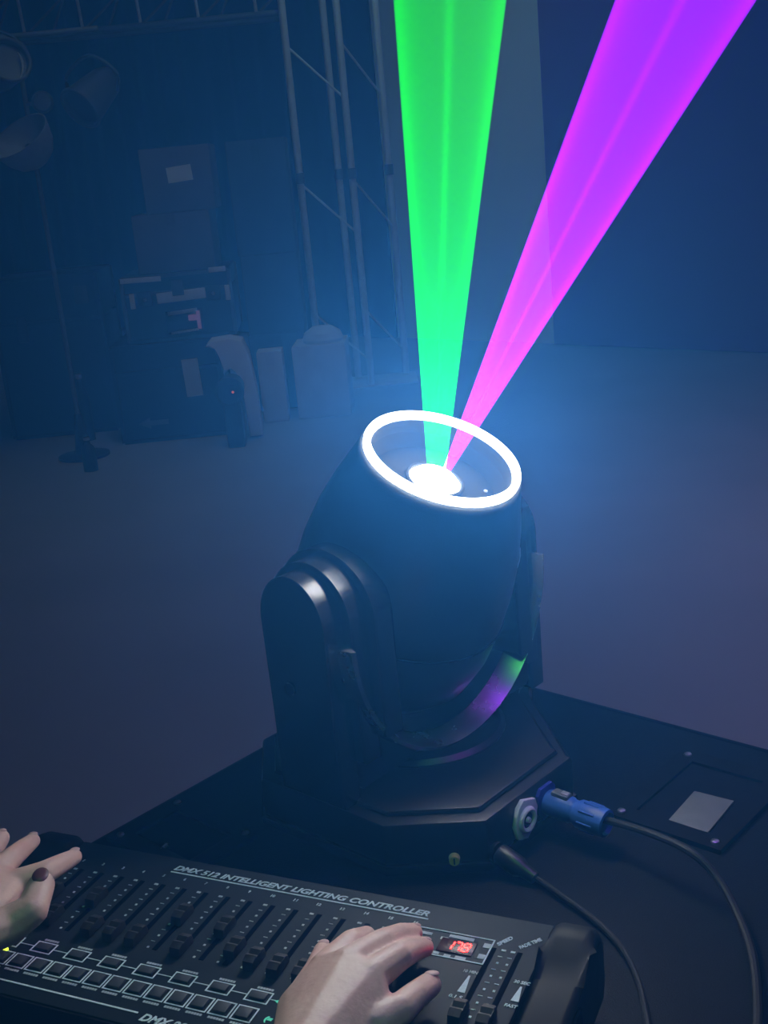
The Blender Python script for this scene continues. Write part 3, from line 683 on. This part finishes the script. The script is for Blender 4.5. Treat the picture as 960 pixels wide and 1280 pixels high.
# ------------------------------------------------------------------ gear along the back of the hall
def BX(x0, x1, y, depth, z0, z1): return ((x0 + x1) / 2, y + depth / 2, 0), (x1 - x0, depth, z1 - z0)
def carton(name, label, x0, x1, y, dep, z0, z1, m, rotz=0.03, group=None, lab=None, open_top=False):
    t = thing(name, label, 'box', ((x0 + x1) / 2, y + dep / 2, z0), rotz, group)
    w, h = x1 - x0, z1 - z0
    body = obj('carton_body', box((0, 0, h / 2), (w, dep, h - 0.004), 0.006, 2), m, t)
    for s in (-1, 1):
        obj('top_flap', box((0, s * dep * 0.25, h - 0.001), (w - 0.004, dep * 0.49, 0.004), 0.001), m, t)
    obj('tape_strip', box((0, -dep / 2 - 0.0005, h * 0.90), (0.05, 0.001, h * 0.18)), m, body)
    if lab:
        lx, lz, lw, lh, lr = lab
        obj('paper_label', box((lx, -dep / 2 - 0.002, lz), (lw, 0.002, lh), 0.0, rot=Matrix.Rotation(lr, 3, 'Y')), M_paper, t)
    return t
# lower black case with a paper label
def roadcase(label, x0, x1, y, dep, z0, z1, trim, rotz=0.03):
    t = thing('road_case', label, 'case', ((x0 + x1) / 2, y + dep / 2, z0), rotz)
    w, h = x1 - x0, z1 - z0
    obj('case_body', box((0, 0, h * 0.36), (w - 0.02, dep - 0.02, h * 0.70), 0.004), M_case, t)
    obj('case_lid', box((0, 0, h * 0.86), (w - 0.02, dep - 0.02, h * 0.27), 0.004), M_case, t)
    for sx in (-1, 1):
        for sy in (-1, 1):
            obj('corner_rail', box((sx * (w / 2 - 0.012), sy * (dep / 2 - 0.012), h / 2), (0.024, 0.024, h - 0.02), 0.002), trim, t)
    for sy in (-1, 1):
        for z in (h - 0.012, 0.012, h * 0.72):
            obj('edge_rail', box((0, sy * (dep / 2 - 0.010), z), (w - 0.03, 0.024, 0.022), 0.002), trim if z > h * 0.5 else M_case, t)
    return t
lowc = roadcase('black case on the floor at the bottom of the stack, paper label on front', -1.560, -0.905, 7.20, 0.6, 0.0, 0.600, M_case)
obj('paper_label', box((0.148, -0.302, 0.372), (0.098, 0.003, 0.228), rot=Matrix.Rotation(-0.03, 3, 'Y')), M_paper, lowc)
obj('stencilled_arrow', prism([(-0.16, 0.0), (-0.09, 0.035), (-0.09, 0.015), (0.02, 0.015), (0.02, -0.015), (-0.09, -0.015), (-0.09, -0.035)], -0.3025, -0.3015, 'Y'), M_fixlt, lowc, (-0.05, 0, 0.12))
upc = roadcase('black flight case with pale metal corners under the cardboard boxes', -1.440, -0.780, 7.22, 0.55, 0.600, 1.000, M_fixlt)
obj('top_edge_highlight', box((-0.20, -0.278, 0.375), (0.24, 0.006, 0.030), 0.002, rot=Matrix.Rotation(0.02, 3, 'Y')), M_paper, upc)  # pale strips drawn as the highlights along the case's top edge
obj('top_edge_highlight', box((0.255, -0.278, 0.395), (0.10, 0.006, 0.030), 0.002), M_paper, upc)
obj('hasp_plate', box((0.025, -0.278, 0.262), (0.29, 0.006, 0.062), 0.003, rot=Matrix.Rotation(-0.03, 3, 'Y')), M_paper, upc)
obj('hasp_tongue', box((0.01, -0.281, 0.310), (0.07, 0.006, 0.09), 0.003), M_fixlt, upc)
for x in (-0.19, 0.215): 
    lt = obj('butterfly_latch', box((x, -0.278, 0.262), (0.085, 0.012, 0.085), 0.004), M_fix, upc)
    obj('latch_pin', lathe([(0.012, 0), (0.010, 0.006), (0, 0.009)], 12), M_steel, lt, (x, -0.285, 0.258), (PI / 2, 0, 0))
for x in (-0.265, 0.300): obj('corner_plate', box((x, -0.279, 0.255), (0.030, 0.008, 0.09), 0.003), M_paper, upc)
dp_ = obj('recessed_display', box((0.025, -0.277, 0.112), (0.215, 0.010, 0.135), 0.003), M_gloss, upc)
obj('bezel_bar', box((0.020, -0.284, 0.168), (0.175, 0.006, 0.022), 0.002, rot=Matrix.Rotation(-0.06, 3, 'Y')), M_alu, dp_)
obj('bezel_bar', box((0.020, -0.284, 0.052), (0.165, 0.006, 0.014), 0.002, rot=Matrix.Rotation(-0.06, 3, 'Y')), M_alu, dp_)
obj('bezel_side', box((0.110, -0.284, 0.112), (0.022, 0.006, 0.11), 0.002), M_screen, dp_)
obj('screen_glow', box((0.075, -0.283, 0.128), (0.05, 0.004, 0.035)), M_screen, dp_)
carton('cardboard_box', 'wide brown cardboard box resting on the flight case', -1.315, -0.860, 7.25, 0.45, 1.000, 1.338, M_card, 0.02)
carton('cardboard_box', 'upper brown cardboard box with a pale label, topmost of the stack', -1.222, -0.815, 7.26, 0.42, 1.338, 1.705, M_card, 0.02, None, (0.018, 0.215, 0.145, 0.088, -0.07))
carton('carton', 'tall dark grey carton right of the brown boxes', -0.775, -0.400, 7.85, 0.4, 1.010, 1.716, M_carddk, 0.0)
carton('carton', 'dark carton on the floor holding up the tall grey carton', -0.775, -0.400, 7.85, 0.44, 0.0, 0.50, M_carddk, 0.0)
carton('carton', 'dark carton in the middle of the stack below the tall grey carton', -0.765, -0.400, 7.85, 0.42, 0.50, 1.010, M_carddk, 0.0)
carton('carton', 'small pale carton between the white shell and the white carton', -0.700, -0.540, 7.45, 0.18, 0.0, 0.445, M_cardwh, 0.0)
wbx = carton('carton', 'largest white carton with a rounded bag on top, by the truss foot', -0.470, -0.135, 7.46, 0.36, 0.0, 0.455, M_cardwh, -0.06)
obj('bag_top', lathe([(0.0, 0.10), (0.06, 0.095), (0.11, 0.06), (0.125, 0.02), (0.12, 0.0), (0.0, 0.0)], 28, 1.05, 1.1), M_cardwh, wbx, (0.02, 0, 0.455))
# white moulded shell, an upside-down hook shape
pts = [(-0.16, 0.575), (-0.13, 0.605), (-0.02, 0.612), (0.055, 0.590), (0.085, 0.50), (0.105, 0.30), (0.110, 0.02), (0.030, 0.02), (0.025, 0.30), (0.005, 0.42), (-0.03, 0.455), (-0.075, 0.40), (-0.080, 0.52), (-0.10, 0.570)]
ws = tag(obj('moulded_shell', prism(pts, -0.10, 0.10, 'Y', 0.010, 2), M_cloth, None, (-0.790, 7.10, 0.0), (0, 0, 0.05)), 'white hook-shaped plastic shell standing beside the labelled black case', 'cover')
sf = thing('par_light', 'small black stage lamp with a reddish glint inside the white shell', 'stage light', (-0.815, 6.88, 0.0), 0)
obj('lamp_can', cyl((0, 0.06, 0.345), (0, -0.09, 0.335), 0.075, 0.085, 24), M_fix, sf)
obj('lamp_lens', cyl((0, -0.088, 0.335), (0, -0.093, 0.335), 0.070, n=24), M_gloss, sf)
obj('lamp_stand', box((0, 0, 0.135), (0.10, 0.12, 0.27), 0.01), M_fix, sf)
obj('indicator', lathe([(0.008, 0), (0.006, 0.004), (0, 0.006)], 10), mat('dull_red_indicator', (0.5, 0.12, 0.08), 0.4, emit=(0.8, 0.2, 0.12), estr=0.35), sf, (0.02, -0.094, 0.335), (PI / 2, 0, 0))

# aluminium truss: one upright tower and one overhead span
def truss_tower(label, x0, y0, w, z0, z1):
    t = thing('truss_tower', label, 'truss', (x0, y0, z0), 0)
    cc = [(0, 0), (w, 0), (0.26, 0.30), (w + 0.26, 0.30)]
    for x, y in cc: obj('chord', cyl((x, y, 0.012), (x, y, z1 - z0), 0.025, n=14), M_trussm, t)
    obj('foot_plate', box((w / 2 + 0.13, 0.15, 0.006), (w + 0.40, 0.42, 0.012), 0.002), M_trussm, t)
    z = 0.18; k = 0
    while z < z1 - z0 - 0.5:
        (xa, ya), (xb, yb) = cc[0], cc[1]; obj('brace', cyl((xa, ya, z + 0.36), (xb, yb, z), 0.008, n=8), M_trussm, t)
        (xa, ya), (xb, yb) = cc[1], cc[3]; obj('brace', cyl((xa, ya, z + 0.36), (xb, yb, z), 0.008, n=8), M_trussm, t)
        if k % 3 == 1:
            for x, y in cc: obj('coupler', cyl((x, y, z + 0.36), (x, y, z + 0.43), 0.031, n=14), M_dark_alu, t)
        z += 0.875; k += 1
    return t
truss_tower('upright aluminium truss tower standing left of the green beam', -0.352, 8.4, 0.352, 0.0, 3.6)
sp = thing('truss_span', 'overhead aluminium truss span along the top left', 'truss', (-2.9, 8.65, 2.50), 0)
for y, z in ((0, 0.02), (0.3, 0.02), (0, 0.32), (0.3, 0.32)):
    obj('chord', cyl((-0.6, y, z), (2.52, y, z), 0.022, n=12), M_dark_alu, sp)
for i in range(8):
    x = -0.35 + 0.388 * i
    obj('brace', cyl((x, 0, 0.02), (x - 0.015, 0, 0.32), 0.011, n=8), M_trussm, sp)
    obj('brace', cyl((x, 0, 0.02), (x + 0.388, 0, 0.32), 0.009, n=8), M_dark_alu, sp)
    obj('brace', cyl((x + 0.1, 0.3, 0.02), (x + 0.25, 0.3, 0.32), 0.009, n=8), M_dark_alu, sp)
for x in (-0.55,): obj('support_post', cyl((x, 0.15, -2.50), (x, 0.15, 0.02), 0.03, n=12), M_dark_alu, sp)
obj('end_plate', box((2.52, 0.15, 0.17), (0.012, 0.40, 0.40), 0.002), M_dark_alu, sp)

def par_light(label, loc, rot, size, m, hang):
    t = thing('par_light', label, 'stage light', loc, 0, )
    b = obj('lamp_can', lathe([(0.0, -0.16), (0.06, -0.155), (0.085, -0.10), (0.10, 0.0), (0.115, 0.11), (0.122, 0.115), (0.122, 0.13), (0.108, 0.13), (0.100, 0.10), (0.0, 0.09)], 28), m, t, (0, 0, 0), rot)
    b.scale = (size, size, size)
    obj('lens_rim', torus(0.112, 0.010, 0.008, 0.128, 40, 8), M_trussm if hang == 'rim' else m, b)
    bmy = tube(smooth_path([(-0.125 * size, 0, 0), (-0.13 * size, 0, 0.10 * size), (0, 0, 0.19 * size), (0.13 * size, 0, 0.10 * size), (0.125 * size, 0, 0)], 6), 0.010, 8)
    obj('yoke_bracket', bmy, M_fix, t)
    return t
p1 = par_light('stage lamp with a bright curved rim in the top left corner', (-1.80, 6.86, 2.17), (1.30, 0.0, 0.55), 1.0, M_fixlt, '')
arc = [(0.122 * math.cos(a), 0.122 * math.sin(a), 0) for a in [(-0.75 + 0.1 * i) for i in range(13)]]
obj('rim_glint', tube(arc, [0.003 + 0.006 * math.sin(PI * i / 12) for i in range(13)], 8), M_alu, p1, (0.02, -0.13, 0.02), (1.30, 0.0, 0.55))
dish = thing('reflector_dish', 'fan-shaped pale reflector dish on the stand below the corner lamp', 'stage light', (-1.735, 6.78, 1.79), 0)
obj('dish_bowl', lathe([(0.0, -0.150), (0.060, -0.140), (0.110, -0.108), (0.145, -0.055), (0.165, 0.010), (0.175, 0.045), (0.168, 0.045), (0.150, 0.0), (0.100, -0.085), (0.0, -0.125)], 32), mat('pale_reflector', (0.22, 0.22, 0.25), 0.45, var=0.08, scale=20), dish, (0, 0, 0), (0.55, -0.42, 0))
obj('dish_hub', cyl((0, 0.02, -0.12), (0, 0.10, -0.02), 0.022, n=14), M_fix, dish)
par_light('dim stage lamp hanging right of the corner lamps', (-1.385, 7.1, 2.02), (2.2, 0.3, -0.5), 1.05, M_fixlt, '')
st = thing('lamp_stand', 'thin lamp stand holding the stage lamps at the left edge', 'stand', (-1.74, 6.98, 0.0), 0)
obj('pole', cyl((0, 0, 0.25), (0, 0, 2.35), 0.014, n=12), M_dark_alu, st)
obj('cross_bar', cyl((-0.35, 0, 2.34), (0.45, 0, 2.34), 0.016, n=12), M_dark_alu, st)
obj('clamp_knob', lathe([(0.0, -0.05), (0.05, -0.045), (0.06, 0.0), (0.045, 0.045), (0.0, 0.05)], 18), M_fixlt, st, (0.105, -0.06, 1.99), (PI / 2, 0, 0.2))
obj('clamp_arm', cyl((0, 0, 1.99), (0.105, -0.03, 1.99), 0.012, n=10), M_dark_alu, st)
obj('base_plate', lathe([(0.0, 0.0), (0.15, 0.0), (0.15, 0.015), (0.05, 0.025), (0.02, 0.26), (0.0, 0.26)], 28), M_fix, st)
# dark cases and bottles at far left
c1 = roadcase('tall black case with a small grey tag at the left edge', -2.35, -1.66, 7.65, 0.6, 0.0, 1.02, M_case)
obj('grey_tag', box((0.232, -0.304, 0.885), (0.085, 0.004, 0.11), 0.002), M_fixlt, c1)
obj('strip_handle', box((-0.165, -0.306, 0.70), (0.06, 0.01, 0.16), 0.004), M_fix, c1)
def bottle(label, loc, h, r):
    t = thing('bottle', label, 'bottle', loc, 0)
    obj('bottle_body', lathe([(0.0, 0.0), (r, 0.0), (r, h * 0.62), (r * 0.85, h * 0.72), (r * 0.4, h * 0.82), (r * 0.38, h * 0.94), (0.0, h * 0.94)], 20), M_case, t)
    obj('bottle_cap', cyl((0, 0, h * 0.93), (0, 0, h), r * 0.45, n=14), M_alu, t)
    return t
bottle('dark bottle with a bright cap in front of the tall black case', (-1.815, 7.45, 0.0), 0.42, 0.045)
bottle('short dark bottle with a pale cap on the floor before the tall bottle', (-1.62, 6.6, 0.0), 0.19, 0.04)
